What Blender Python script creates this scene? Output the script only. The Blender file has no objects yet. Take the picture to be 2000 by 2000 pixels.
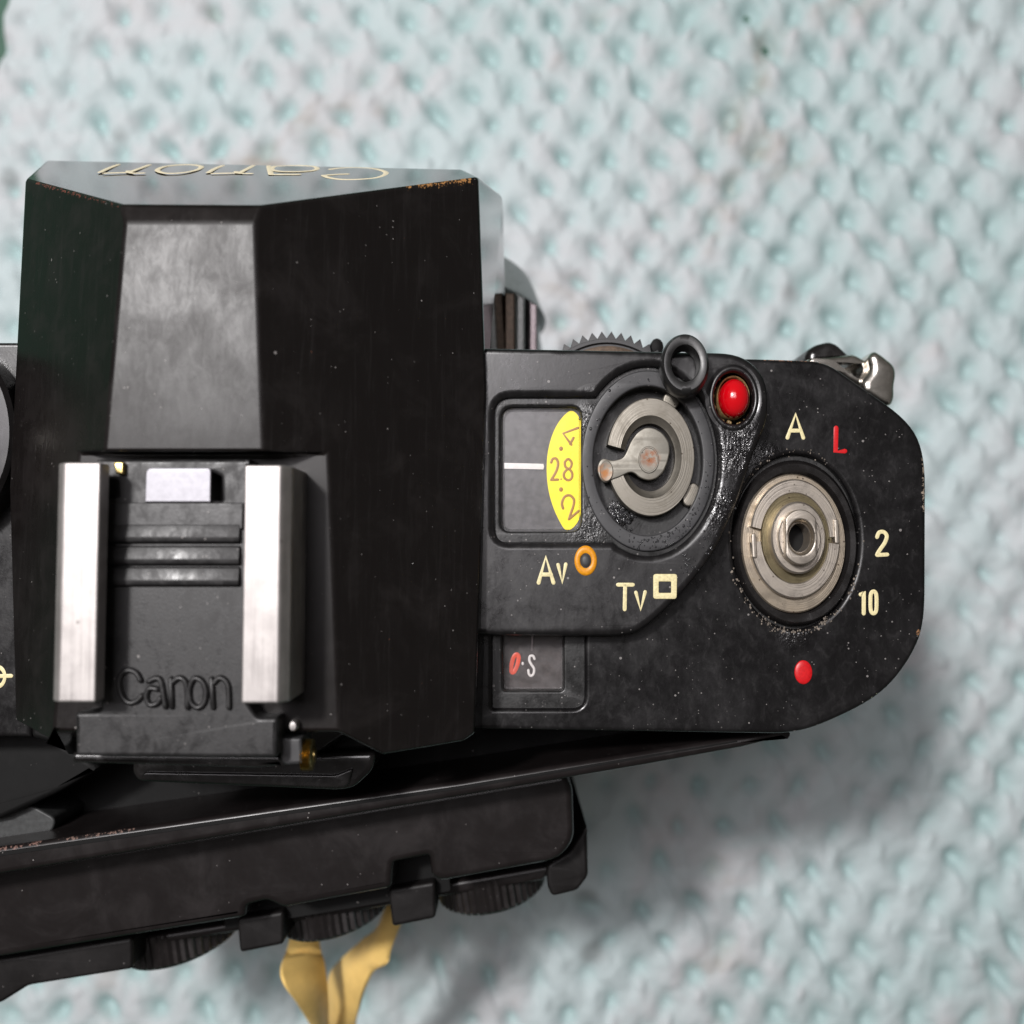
import bpy, bmesh, math, random
from mathutils import Vector, Matrix, noise
random.seed(7)
sc = bpy.context.scene
C = sc.collection
S = 0.001                       # geometry is laid out in millimetres

# ------------------------------------------------------------------ camera
PITCH = math.radians(3.0)
F = 1840.0
CAM = Vector((0, -80*math.tan(PITCH), 80.0))
cd = bpy.data.cameras.new('photo_camera')
cam = bpy.data.objects.new('photo_camera', cd); C.objects.link(cam)
cd.sensor_width = 36; cd.lens = 36*F/2000; cd.sensor_fit = 'HORIZONTAL'
cd.clip_start = 0.005; cd.clip_end = 50
cam.location = CAM*S; cam.rotation_euler = (PITCH, 0, 0)
cd.dof.use_dof = True; cd.dof.focus_distance = 0.0785; cd.dof.aperture_fstop = 27
sc.camera = cam

# ------------------------------------------------------------------ light
w = bpy.data.worlds.new('World'); sc.world = w; w.use_nodes = True
w.node_tree.nodes['Background'].inputs[0].default_value = (1.0, 0.94, 0.88, 1)
w.node_tree.nodes['Background'].inputs[1].default_value = 0.085

def area(name, loc, size, power, col):
    l = bpy.data.lights.new(name, 'AREA'); l.shape = 'DISK'; l.size = size; l.energy = power; l.color = col
    o = bpy.data.objects.new(name, l); C.objects.link(o); o.location = loc
    o.rotation_euler = (-Vector(loc)).to_track_quat('-Z', 'Y').to_euler()
    return o
area('bench_lamp', (-0.172, 0.155, 0.43), 0.052, 2.2, (1.0, 0.975, 0.96))
pl_ = area('ceiling_light_panel', (-0.165, 0.165, 0.60), 0.44, 1.8, (1.0, 0.95, 0.985))
pl_.data.shape = 'RECTANGLE'; pl_.data.size = 0.44; pl_.data.size_y = 0.22
pl_.rotation_euler = (math.radians(-15), math.radians(-15), 0)

sc.view_settings.view_transform = 'Standard'; sc.view_settings.look = 'None'
sc.view_settings.exposure = 0.0; sc.view_settings.gamma = 1.0
sc.cycles.max_bounces = 5; sc.cycles.use_denoising = True

# ------------------------------------------------------------------ helpers
RX = Matrix.Rotation(PITCH, 3, 'X')
def ray(u, v): return RX @ Vector(((u-1000)/F, (1000-v)/F, -1))
def P(u, v, z):
    d = ray(u, v); t = (z-CAM.z)/d.z
    return CAM + d*t
def PP(u, v, pl):                 # pixel ray meets plane (point, normal)
    p, n = pl; d = ray(u, v)
    return CAM + d*((p-CAM).dot(n)/d.dot(n))
def plane(a, b, c):
    n = (b-a).cross(c-a).normalized()
    return (a, n)
def lin(c):
    return tuple((x/12.92 if x <= .04045 else ((x+.055)/1.055)**2.4) for x in c)
def rgb(r, g, b): return lin((r/255, g/255, b/255))

def obj(name, me, mat=None, parent=None, smooth=40, wn=False, kind=None, label=None):
    if isinstance(me, bmesh.types.BMesh):
        m = bpy.data.meshes.new(name); me.to_mesh(m); me.free(); me = m
        me.transform(Matrix.Scale(S, 4))
    o = bpy.data.objects.new(name, me); C.objects.link(o)
    if mat: me.materials.clear(); me.materials.append(mat)
    if smooth:
        me.polygons.foreach_set('use_smooth', [True]*len(me.polygons))
        me.set_sharp_from_angle(angle=math.radians(smooth))
    if wn:
        md = o.modifiers.new('wn', 'WEIGHTED_NORMAL'); md.keep_sharp = True; md.weight = 80
    if parent:
        o.parent = parent
        r = parent
        M = Matrix.Identity(4)
        o.matrix_parent_inverse = world_of(parent).inverted()
    if kind: o['kind'] = kind
    if label: o['label'] = label
    return o
def world_of(o):
    M = Matrix.LocRotScale(o.location, o.rotation_euler, o.scale)
    return M if o.parent is None else world_of(o.parent) @ o.matrix_parent_inverse @ M

def ell(cx, cy, rx, ry, n=64, a0=0, a1=360):
    full = abs(a1-a0) >= 360
    k = n if full else n+1
    return [(cx+rx*math.cos(math.radians(a0+(a1-a0)*i/n)), cy+ry*math.sin(math.radians(a0+(a1-a0)*i/n))) for i in range(k)]
def rnd(pts, r, n=6):
    """round the corners of a pixel polygon; r one radius or a list"""
    out = []; N = len(pts)
    for i, p in enumerate(pts):
        rr = r[i] if isinstance(r, (list, tuple)) else r
        p = Vector(p); a = Vector(pts[i-1]); b = Vector(pts[(i+1) % N])
        if rr <= 0: out.append(tuple(p)); continue
        da = (a-p); db = (b-p)
        ra = min(rr, da.length*.48); rb = min(rr, db.length*.48)
        A = p+da.normalized()*ra; B = p+db.normalized()*rb
        for k in range(n+1):
            t = k/n
            q = A*(1-t)**2 + p*2*t*(1-t) + B*t*t
            out.append((q.x, q.y))
    return out

def plate_mesh(loops, z0, z1, bev=0.0, seg=3, mm=False):
    """a flat plate with holes: pixel outlines taken at height z1, walls straight down to z0"""
    cu = bpy.data.curves.new('tmp', 'CURVE'); cu.dimensions = '2D'; cu.fill_mode = 'BOTH'
    for L in loops:
        sp = cu.splines.new('POLY'); sp.points.add(len(L)-1); sp.use_cyclic_u = True
        for i, q in enumerate(L):
            p = Vector((q[0], q[1], 0)) if mm else P(q[0], q[1], z1)
            sp.points[i].co = (p.x, p.y, 0, 1)
    h = (z1-z0)/2
    bev = min(bev, h*.98)
    cu.extrude = h-bev; cu.bevel_depth = bev; cu.bevel_resolution = seg; cu.offset = -bev
    o = bpy.data.objects.new('tmp', cu); C.objects.link(o)
    dg = bpy.context.evaluated_depsgraph_get()
    me = bpy.data.meshes.new_from_object(o.evaluated_get(dg))
    bpy.data.objects.remove(o); bpy.data.curves.remove(cu)
    bm = bmesh.new(); bm.from_mesh(me); bpy.data.meshes.remove(me)
    bmesh.ops.translate(bm, verts=bm.verts, vec=(0, 0, (z0+z1)/2))
    bmesh.ops.remove_doubles(bm, verts=bm.verts, dist=1e-4)
    bmesh.ops.recalc_face_normals(bm, faces=bm.faces)
    return bm
def plate(name, loops, z0, z1, mat, parent, bev=0.0, seg=3, mm=False, label=None):
    if loops and not isinstance(loops[0], list): loops = [loops]
    return obj(name, plate_mesh(loops, z0, z1, bev, seg, mm), mat, parent, wn=True, label=label)

def solid(verts, faces):
    bm = bmesh.new(); vs = [bm.verts.new(v) for v in verts]
    for f in faces: bm.faces.new([vs[i] for i in f])
    bmesh.ops.recalc_face_normals(bm, faces=bm.faces)
    return bm
def bevel(bm, w, seg=3, ang=20):
    es = [e for e in bm.edges if len(e.link_faces) == 2 and e.calc_face_angle(0) > math.radians(ang)]
    bmesh.ops.bevel(bm, geom=es, offset=w, segments=seg, profile=.5, affect='EDGES', clamp_overlap=True)
    bmesh.ops.recalc_face_normals(bm, faces=bm.faces)
    return bm

def lathe(profile, cx, cy, sx=.75, n=64, tilt=None, a0=0, a1=360, closed=False):
    """turn (radius, z) about a vertical axis at mm (cx, cy); widths squeezed as the photograph shows them"""
    bm = bmesh.new(); full = abs(a1-a0) >= 360
    k = n if full else n+1
    rings = []
    for r, z in profile:
        if r < 1e-6 and full:
            rings.append([bm.verts.new((cx, cy, z))]*k)
        else:
            rings.append([bm.verts.new((cx+sx*r*math.cos(math.radians(a0+(a1-a0)*i/n)), cy+r*math.sin(math.radians(a0+(a1-a0)*i/n)), z)) for i in range(k)])
    m = len(rings)
    for j in range(m if closed else m-1):
        A = rings[j]; B = rings[(j+1) % m]
        for i in range(k if full else k-1):
            q = [A[i], A[(i+1) % k], B[(i+1) % k], B[i]]
            u = []
            for x in q:
                if x not in u: u.append(x)
            if len(u) > 2: bm.faces.new(u)
    if not full:
        for i in (0, k-1):
            try: bm.faces.new([R[i] for R in rings])
            except Exception: pass
    bmesh.ops.recalc_face_normals(bm, faces=bm.faces)
    if tilt:
        T = Matrix.Translation((cx, cy, profile[0][1])) @ tilt @ Matrix.Translation((-cx, -cy, -profile[0][1]))
        bmesh.ops.transform(bm, matrix=T, verts=bm.verts)
    return bm

def smoothpath(pts, n=6):
    if len(pts) < 3 or n <= 1: return [Vector(p) for p in pts]
    out = []
    V = [Vector(p) for p in pts]
    closed = (V[0]-V[-1]).length < 1e-6
    for i in range(len(V)-1):
        p0 = V[i-1] if i > 0 else (V[-2] if closed else V[0]); p1 = V[i]; p2 = V[i+1]
        p3 = V[i+2] if i+2 < len(V) else (V[1] if closed else V[-1])
        for k in range(n):
            t = k/n
            out.append(.5*((2*p1)+(p2-p0)*t+(2*p0-5*p1+4*p2-p3)*t*t+(3*p1-p0-3*p2+p3)*t**3))
    out.append(V[-1]); return out

def strokes_bm(paths, place, nrm, wd, ht, sm=6, bm=None):
    """rounded raised letter strokes. place(u,v) -> mm point, nrm = surface normal, wd half width mm, ht height mm"""
    bm = bm or bmesh.new(); nrm = nrm.normalized(); K = 5
    for path in paths:
        pts = smoothpath([Vector((p[0], p[1])) for p in path], sm)
        pts = [place(p.x, p.y) for p in pts]
        q = [pts[0]]
        for p in pts[1:]:
            if (p-q[-1]).length > wd*.12: q.append(p)
        pts = q
        if len(pts) < 2: pts = [pts[0], pts[0]+Vector((wd*.2, 0, 0))]
        n = len(pts)
        T = [(pts[min(i+1, n-1)]-pts[max(i-1, 0)]).normalized() for i in range(n)]
        # rounded ends: extra shrunken rings
        seq = [(pts[0]-T[0]*wd, T[0], .05), (pts[0]-T[0]*wd*.7, T[0], .7)]
        seq += [(pts[i], T[i], 1) for i in range(n)]
        seq += [(pts[-1]+T[-1]*wd*.7, T[-1], .7), (pts[-1]+T[-1]*wd, T[-1], .05)]
        rings = []
        for p, t, k in seq:
            s = nrm.cross(t).normalized()
            R = [bm.verts.new(p+s*(wd*k*math.cos(a))+nrm*(ht*k*math.sin(a)*1.0)) for a in [math.pi*j/(K) for j in range(K+1)]]
            rings.append(R)
        for A, B in zip(rings, rings[1:]):
            for j in range(K): bm.faces.new((A[j], A[j+1], B[j+1], B[j]))
    bmesh.ops.recalc_face_normals(bm, faces=bm.faces)
    return bm
def letter(name, paths, z, mat, parent, w=3.4, h=.025, sm=6, label=None):
    if mat.name.startswith(('cream', 'red_letter')): w *= 1.1
    k = (CAM.z-z)/F
    return obj(name, strokes_bm(paths, lambda u, v: P(u, v, z-.004), Vector((0, 0, 1)), w*k, h, sm), mat, parent, smooth=60, label=label)

def thing(name, label, cat, loc, group=None):
    o = bpy.data.objects.new(name, None); C.objects.link(o); o.location = Vector(loc)*S
    o.empty_display_size = .01
    o['label'] = label; o['category'] = cat
    if group: o['group'] = group
    return o
def part_empty(name, parent, loc=(0, 0, 0)):
    o = bpy.data.objects.new(name, None); C.objects.link(o); o.parent = parent
    o.matrix_parent_inverse = world_of(parent).inverted(); o.location = Vector(loc)*S
    o.empty_display_size = .005
    return o

# ------------------------------------------------------------------ materials
class NT:
    def __init__(s, name):
        s.m = bpy.data.materials.new(name); s.m.use_nodes = True
        s.t = s.m.node_tree; s.n = s.t.nodes; s.l = s.t.links
        s.b = s.n['Principled BSDF']; s.out = s.n['Material Output']
        tc = s.n.new('ShaderNodeTexCoord'); mp = s.n.new('ShaderNodeMapping'); mp.inputs['Scale'].default_value = (1000, 1000, 1000)
        s.l.new(tc.outputs['Object'], mp.inputs[0]); s.co = mp.outputs[0]      # millimetres
    def scaled(s, v):
        mp = s.n.new('ShaderNodeMapping'); mp.inputs['Scale'].default_value = v; s.l.new(s.co, mp.inputs[0]); return mp.outputs[0]
    def noise(s, scale, detail=4, rough=.55, dist=0, vec=None):
        n = s.n.new('ShaderNodeTexNoise'); n.inputs['Scale'].default_value = scale; n.inputs['Detail'].default_value = detail
        n.inputs['Roughness'].default_value = rough; n.inputs['Distortion'].default_value = dist
        s.l.new(vec or s.co, n.inputs['Vector']); return n.outputs['Fac']
    def vor(s, scale, vec=None):
        n = s.n.new('ShaderNodeTexVoronoi'); n.inputs['Scale'].default_value = scale; s.l.new(vec or s.co, n.inputs['Vector'])
        return n.outputs['Distance'], n.outputs['Color']
    def ramp(s, f, a, b, lo=0., hi=1.):
        n = s.n.new('ShaderNodeMapRange'); n.inputs[1].default_value = a; n.inputs[2].default_value = b
        n.inputs[3].default_value = lo; n.inputs[4].default_value = hi; n.interpolation_type = 'SMOOTHSTEP' if hi >= lo else 'LINEAR'
        s.l.new(f, n.inputs[0]); return n.outputs[0]
    def math(s, op, a, b=None):
        n = s.n.new('ShaderNodeMath'); n.operation = op
        for i, x in enumerate((a, b)):
            if x is None: continue
            if isinstance(x, (int, float)): n.inputs[i].default_value = x
            else: s.l.new(x, n.inputs[i])
        return n.outputs[0]
    def mix(s, f, a, b):
        n = s.n.new('ShaderNodeMix'); n.data_type = 'RGBA'
        if isinstance(f, (int, float)): n.inputs[0].default_value = f
        else: s.l.new(f, n.inputs[0])
        for i, x in ((6, a), (7, b)):
            if isinstance(x, tuple): n.inputs[i].default_value = (*x[:3], 1)
            else: s.l.new(x, n.inputs[i])
        return n.outputs[2]
    def sep(s, col):
        n = s.n.new('ShaderNodeSeparateColor'); s.l.new(col, n.inputs[0]); return n.outputs
    def near(s, p, r):
        """1 inside radius r (mm) of point p, fading at its rim"""
        n = s.n.new('ShaderNodeVectorMath'); n.operation = 'DISTANCE'; s.l.new(s.co, n.inputs[0]); n.inputs[1].default_value = p
        return s.ramp(n.outputs['Value'], r*.35, r, 1, 0)
    def near_line(s, a, b, r):
        A = Vector(a); D = Vector(b)-A
        sub = s.n.new('ShaderNodeVectorMath'); sub.operation = 'SUBTRACT'; s.l.new(s.co, sub.inputs[0]); sub.inputs[1].default_value = A
        dt = s.n.new('ShaderNodeVectorMath'); dt.operation = 'DOT_PRODUCT'; s.l.new(sub.outputs[0], dt.inputs[0]); dt.inputs[1].default_value = D/D.length_squared
        cl = s.n.new('ShaderNodeClamp'); s.l.new(dt.outputs['Value'], cl.inputs[0])
        sc_ = s.n.new('ShaderNodeVectorMath'); sc_.operation = 'SCALE'; sc_.inputs[0].default_value = D; s.l.new(cl.outputs[0], sc_.inputs['Scale'])
        di = s.n.new('ShaderNodeVectorMath'); di.operation = 'DISTANCE'; s.l.new(sub.outputs[0], di.inputs[0]); s.l.new(sc_.outputs[0], di.inputs[1])
        return s.ramp(di.outputs['Value'], r*.2, r, 1, 0)
    def bump(s, h, strength=.3, dist=.05, prev=None):
        n = s.n.new('ShaderNodeBump'); n.inputs['Strength'].default_value = strength; n.inputs['Distance'].default_value = dist*S
        s.l.new(h, n.inputs['Height'])
        if prev: s.l.new(prev, n.inputs['Normal'])
        s.l.new(n.outputs[0], s.b.inputs['Normal']); return n.outputs[0]
    def set(s, **k):
        for a, v in k.items():
            i = s.b.inputs[{'col': 'Base Color', 'rough': 'Roughness', 'metal': 'Metallic', 'spec': 'Specular IOR Level', 'coat': 'Coat Weight', 'coatr': 'Coat Roughness', 'trans': 'Transmission Weight', 'sss': 'Subsurface Weight'}[a]]
            if isinstance(v, (int, float)): i.default_value = v
            elif isinstance(v, tuple): i.default_value = (*v[:3], 1)
            else: s.l.new(v, i)
        return s

def black(name, base=(.012, .011, .012), rough=(.33, .52), grain=.12, dust=.5, wear=(), wet=(), smudge=.35, spec=.62, stretch=(1.3, .8, .8)):
    t = NT(name)
    sm = t.noise(.22, 4, .65, .6)
    fine = t.noise(5, 2, .6)
    scuff = t.noise(1.0, 4, .74, .5, t.scaled(stretch))
    r = t.math('ADD', t.ramp(sm, .32, .70, rough[0], rough[1]), t.ramp(scuff, .3, .72, -.05*smudge, .24*smudge))
    col = t.mix(t.ramp(sm, .45, .75), base, tuple(x*1.5+.002 for x in base))
    # settled dust: sparse pale specks
    d1, c1 = t.vor(1.3); c1 = t.sep(c1)
    clus = t.ramp(t.noise(.45, 2, .6), .40, .62)
    spk = t.math('MULTIPLY', t.math('GREATER_THAN', t.math('MULTIPLY', c1[0], t.math('ADD', t.math('MULTIPLY', clus, .12), .88)), 1-.26*dust), t.math('LESS_THAN', d1, t.math('MULTIPLY', c1[1], .17)))
    d2, c2 = t.vor(4.2); c2 = t.sep(c2)
    spk2 = t.math('MULTIPLY', t.math('GREATER_THAN', c2[0], 1-.20*dust), t.math('LESS_THAN', d2, t.math('MULTIPLY', c2[1], .32)))
    allsp = t.math('MAXIMUM', spk, t.math('MULTIPLY', spk2, clus))
    col = t.mix(t.math('MULTIPLY', allsp, .6), col, (.34, .32, .31))
    # thin greasy film in patches
    film = t.math('MULTIPLY', t.ramp(scuff, .5, .78), smudge*.055)
    col = t.mix(film, col, (.45, .42, .42))
    for pts, rr, c in wear:
        m = t.near(pts[0], rr) if len(pts) == 1 else t.near_line(pts[0], pts[1], rr)
        m = t.ramp(t.math('ADD', t.math('MULTIPLY', m, .40), t.math('MULTIPLY', t.math('ADD', scuff, fine), .9)), 1.27, 1.38)
        col = t.mix(m, col, c)
    h = t.math('MULTIPLY', fine, .02*grain)
    h = t.math('ADD', h, t.math('MULTIPLY', scuff, .02*grain))
    h = t.math('ADD', h, t.math('MULTIPLY', allsp, .03))
    if wet:
        m = None
        for p, rad in wet:
            q = t.near(p, rad); m = q if m is None else t.math('MAXIMUM', m, q)
        r = t.math('SUBTRACT', r, t.math('MULTIPLY', m, .14))
        lump = t.math('ADD', t.math('MULTIPLY', t.ramp(d2, 0, .5, 1, 0), .02), t.math('MULTIPLY', scuff, .16))
        h = t.math('ADD', h, t.math('MULTIPLY', m, lump))
    t.set(col=col, rough=r, spec=spec)
    t.bump(h, 1.0, 1.0)
    return t.m

def metal(name, col=(.55, .5, .44), rough=.34, turned=None, dirt=(.16, .13, .09), rust=(), dirtamt=.5, grain=.1):
    t = NT(name)
    n1 = t.noise(.9, 6, .65, .3)
    c = t.mix(t.math('MULTIPLY', t.ramp(n1, .45, .8), dirtamt), col, dirt)
    d, cc = t.vor(2.1)
    pit = t.math('MULTIPLY', t.math('GREATER_THAN', t.sep(cc)[0], .82), t.math('LESS_THAN', d, .16))
    c = t.mix(t.math('MULTIPLY', pit, .8*dirtamt*2 if dirtamt < .5 else .8), c, (.05, .035, .025))
    mt_ = .92
    for p, r, k in rust:
        m = t.math('MULTIPLY', t.near(p, r), t.ramp(t.noise(1.8, 5, .7), .36, .6))
        c = t.mix(m, c, k); mt_ = t.math('SUBTRACT', mt_, t.math('MULTIPLY', m, .9))
    t.set(col=c, metal=mt_, rough=t.ramp(n1, .3, .8, rough-.05, rough+.16))
    pv = t.bump(t.noise(5, 4, .65), grain, .03)
    if turned:
        # lathe marks: rings about the part's own axis, squeezed like the part
        mp = t.n.new('ShaderNodeMapping'); mp.inputs['Location'].default_value = (-turned[0]/.75, -turned[1], 0); mp.inputs['Scale'].default_value = (1/.75, 1, 0)
        t.l.new(t.co, mp.inputs[0])
        ln = t.n.new('ShaderNodeVectorMath'); ln.operation = 'LENGTH'; t.l.new(mp.outputs[0], ln.inputs[0])
        nn = t.n.new('ShaderNodeTexNoise'); nn.noise_dimensions = '1D'; nn.inputs['Scale'].default_value = 7; nn.inputs['Detail'].default_value = 3
        t.l.new(ln.outputs['Value'], nn.inputs['W'])
        t.bump(nn.outputs['Fac'], .25, .05, pv)
    return t.m
def plain(name, col, rough=.5, metal=0, grain=.1, var=.15, scale=2.0, **k):
    t = NT(name)
    n1 = t.noise(scale, 5, .65)
    dark = tuple(x*(1-var*2) for x in col); hi = tuple(min(1, x*(1+var)) for x in col)
    t.set(col=t.mix(t.ramp(n1, .3, .7), dark, hi), rough=rough, metal=metal, **k)
    if grain: t.bump(t.noise(6, 3), grain, .03)
    return t.m
def clear(name, rough=.12, tint=(1, 1, 1), film=.10, ior=1.45):
    t = NT(name); t.n.remove(t.b)
    tr = t.n.new('ShaderNodeBsdfTransparent'); tr.inputs[0].default_value = (*tint, 1)
    gl = t.n.new('ShaderNodeBsdfGlossy'); gl.inputs['Roughness'].default_value = rough
    df = t.n.new('ShaderNodeBsdfDiffuse'); df.inputs[0].default_value = (.5, .47, .48, 1)
    fr = t.n.new('ShaderNodeFresnel'); fr.inputs[0].default_value = ior
    m1 = t.n.new('ShaderNodeMixShader'); m2 = t.n.new('ShaderNodeMixShader')
    t.l.new(t.ramp(t.noise(1.2, 6, .7, .5), .3, .8, film*.3, film*1.7), m1.inputs[0]); t.l.new(tr.outputs[0], m1.inputs[1]); t.l.new(df.outputs[0], m1.inputs[2])
    t.l.new(fr.outputs[0], m2.inputs[0]); t.l.new(m1.outputs[0], m2.inputs[1]); t.l.new(gl.outputs[0], m2.inputs[2])
    bp = t.n.new('ShaderNodeBump'); bp.inputs['Strength'].default_value = .15; bp.inputs['Distance'].default_value = .03*S
    t.l.new(t.noise(3, 4), bp.inputs['Height']); t.l.new(bp.outputs[0], gl.inputs['Normal'])
    t.l.new(m2.outputs[0], t.out.inputs[0]); return t.m

BRASS = (.30, .13, .04)
pt = lambda u, v, z: tuple(P(u, v, z))
M = {}
def PPn(u, v):                   # a point along the front roof edge of the prism
    a_, b_ = ((236, 14), (50, 1)) if u < 400 else ((509, 14), (934, 3))
    return P(u, v, a_[1]+(b_[1]-a_[1])*(u-a_[0])/(b_[0]-a_[0]))
M['plate'] = black('black_plate_paint', base=(.006, .0056, .006), rough=(.24, .36), dust=.7, smudge=.4, grain=.2, spec=.42,
    wear=(([pt(1795, 1236, 0)], .55, (.30, .16, .08)), ([pt(1716, 1360, 0), pt(1700, 1369, 0)], .5, (.35, .38, .25)), ([pt(1490, 702, -.2), pt(1600, 705, -.2)], .4, (.30, .14, .08)), ([pt(1803, 880, -.1), pt(1803, 1000, -.1)], .35, (.34, .28, .22))),
    wet=((pt(1500, 905, 0), 2.0), (pt(1555, 1240, 0), 1.8)))
M['housing'] = black('black_housing_plastic', base=(.007, .0065, .007), rough=(.26, .38), dust=.75, smudge=.42, grain=.2, spec=.7,
    wet=((pt(1160, 800, 2.5), 2.2), (pt(1455, 880, 2.5), 3.4), (pt(1415, 1000, 2.5), 2.6)))
M['prism'] = black('black_prism_paint', base=(.0065, .0048, .0044), rough=(.34, .40), dust=.22, smudge=.20, grain=.06, spec=.27, stretch=(1.4, .6, .5),
    wear=(([tuple(PPn(800, 366)), tuple(PPn(915, 350))], .8, (.40, .20, .07)), ([tuple(PPn(70, 356)), tuple(PPn(225, 398))], .55, (.20, .06, .045))))
M['slope'] = black('black_slope_paint', base=(.0065, .0052, .005), rough=(.20, .32), dust=.2, smudge=.26, grain=.08, spec=.55, stretch=(2.2, .13, .5),
    wear=(([tuple(PPn(800, 366)), tuple(PPn(915, 350))], .8, (.40, .20, .07)), ([tuple(PPn(70, 356)), tuple(PPn(225, 398))], .55, (.20, .06, .045))))
M['gloss'] = black('black_gloss_paint', base=(.010, .009, .009), rough=(.16, .30), dust=.2, smudge=.2, grain=.05)
M['mirror'] = black('black_gloss_enamel', base=(.010, .010, .010), rough=(.03, .06), dust=.15, smudge=.08, grain=.01, spec=1.0)
M['recess'] = black('black_recess', base=(.010, .010, .010), rough=(.28, .44), dust=1.4, grain=.5, smudge=.6, wet=((pt(1150, 1030, 1.8), 2.5), (pt(1150, 820, 1.8), 1.8)))
M['shoebase'] = black('black_shoe_plastic', base=(.013, .0125, .013), rough=(.34, .48), dust=.5, smudge=.8, grain=.4)
M['ringgrey'] = black('dark_grey_dial_ring', base=(.032, .032, .034), rough=(.40, .52), dust=.9, smudge=.4, grain=.15)
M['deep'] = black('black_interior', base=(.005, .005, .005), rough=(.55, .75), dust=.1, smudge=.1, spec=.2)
M['guard'] = black('black_guard_plastic', base=(.006, .005, .005), rough=(.45, .6), dust=.1, smudge=.1, spec=.3)
M['leather'] = plain('black_leatherette', (.014, .013, .013), .6, grain=.5, scale=3)
M['door'] = black('black_door_paint', base=(.010, .008, .008), rough=(.28, .36), dust=.12, smudge=.06, grain=.05, spec=.42,
    wear=(([pt(0, 1656, -3.1), pt(75, 1645, -3.1)], .6, (.20, .12, .10)), ([pt(115, 1639, -3.1), pt(260, 1617, -3.1)], .5, (.18, .12, .10))))
M['knob'] = black('black_knob_plastic', base=(.012, .010, .010), rough=(.26, .4), dust=.3)
ax = P(1550, 1061, 0)
M['steel'] = metal('satin_steel', (.52, .47, .41), .42, turned=(ax.x, ax.y), dirtamt=.35)
M['steel_dirty'] = metal('grimy_steel', (.50, .43, .34), .40, turned=(ax.x, ax.y), dirtamt=.75, dirt=(.20, .15, .09))
M['brass_dull'] = metal('dull_brass_washer', (.22, .185, .11), .40, turned=(ax.x, ax.y), dirtamt=.6, dirt=(.10, .08, .05))
dx = P(1271, 892, 1)
M['tin'] = metal('weathered_tin', (.27, .25, .215), .48, turned=(dx.x, dx.y), dirtamt=.45, dirt=(.17, .15, .12))
M['tin_rust'] = metal('rust_spotted_tin', (.29, .275, .24), .52, dirtamt=.4, dirt=(.18, .15, .12),
    rust=((pt(1270, 894, 1.7), 1.0, (.30, .11, .045)), (pt(1181, 922, 2), .9, (.42, .17, .05))))
M['rail'] = plain('brushed_aluminium', (.62, .585, .575), .46, metal=.8, grain=.12, var=.04, scale=.7)
t = NT('brushed_aluminium_rail')
br_ = t.noise(1.0, 4, .7, 0, t.scaled((7, .12, 1))); bl_ = t.noise(.5, 4, .65)
d_, c_ = t.vor(1.1); c_ = t.sep(c_)
nick = t.math('MULTIPLY', t.math('GREATER_THAN', c_[0], .86), t.math('LESS_THAN', d_, t.math('MULTIPLY', c_[1], .16)))
cl_ = t.mix(t.ramp(t.math('ADD', t.math('MULTIPLY', br_, .5), t.math('MULTIPLY', bl_, .5)), .35, .65), (.40, .375, .365), (.55, .52, .505))
t.set(col=t.mix(t.math('MULTIPLY', nick, .6), cl_, (.2, .18, .17)), metal=.8, rough=t.ramp(br_, .3, .7, .40, .55))
t.bump(br_, .25, .03); M['rail'] = t.m
M['lighttab'] = plain('pale_grey_tab', (.40, .42, .41), .4, metal=.3, var=.1)
M['chrome'] = plain('chrome', (.80, .76, .70), .24, metal=1, grain=.06, var=.08)
M['contact'] = plain('contact_nickel', (.30, .295, .32), .5, metal=.7, grain=.08, var=.05)
M['brassbit'] = plain('brass', (.52, .40, .16), .32, metal=1)
M['gold'] = plain('cream_letter_paint', rgb(232, 220, 170), .45, grain=.25, var=.10, scale=5)
M['ivory'] = plain('ivory_letter_paint', rgb(246, 234, 200), .45, grain=.1, var=.06, scale=5)
M['redpaint'] = plain('red_letter_paint', rgb(206, 24, 30), .4, grain=.2, var=.08, scale=5)
M['white'] = plain('white_index_paint', (.80, .76, .74), .45, grain=.05, var=.04)
M['orange'] = plain('orange_ring_paint', rgb(226, 150, 24), .4, grain=.2, var=.10, scale=6)
M['yellow'] = plain('yellow_scale_print', rgb(255, 232, 4), .45, grain=.04, var=.03, scale=.5)
M['brown'] = plain('brown_scale_print', rgb(160, 112, 34), .5, grain=0, var=.05)
M['dialface'] = plain('grey_dial_face', (.085, .082, .086), .5, grain=.15, var=.2, scale=1.2)
M['glass'] = clear('window_plastic', .22, film=.03, ior=1.30)
M['counterglass'] = clear('counter_window_plastic', .2, film=.06, ior=1.35)
M['orangered'] = plain('orange_red_print', rgb(240, 84, 52), .4, grain=0, var=.05)
M['counterface'] = plain('brown_black_counter_disc', (.035, .026, .024), .5, var=.2)
t = NT('red_button_plastic'); t.set(col=rgb(200, 6, 20), rough=.16, coat=.6, coatr=.06, sss=.12); t.b.inputs['Subsurface Radius'].default_value = (.0012, .0002, .0002); M['red'] = t.m
M['amber'] = plain('dried_glue', (.30, .20, .09), .35, grain=.5, var=.3, scale=3)
M['wetblack'] = plain('wet_black_residue', (.03, .03, .032), .10, grain=.2, var=.1)
M['oil'] = plain('black_oil', (.004, .004, .004), .10, grain=1.2, var=.1)
M['crumb'] = plain('pale_grime', (.20, .17, .14), .7, grain=.3, var=.3)
M['grey_lens'] = plain('grey_mount_paint', (.30, .33, .33), .35, var=.15)
M['brown_tab'] = plain('bronze_tab', (.11, .075, .05), .4, metal=.4, var=.2)
M['pinkgrey'] = plain('satin_grey_tab', (.36, .31, .32), .35, metal=.7, var=.1)
M['pressure'] = plain('grey_pressure_plate', (.05, .052, .052), .5, metal=.2, var=.15)
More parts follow.
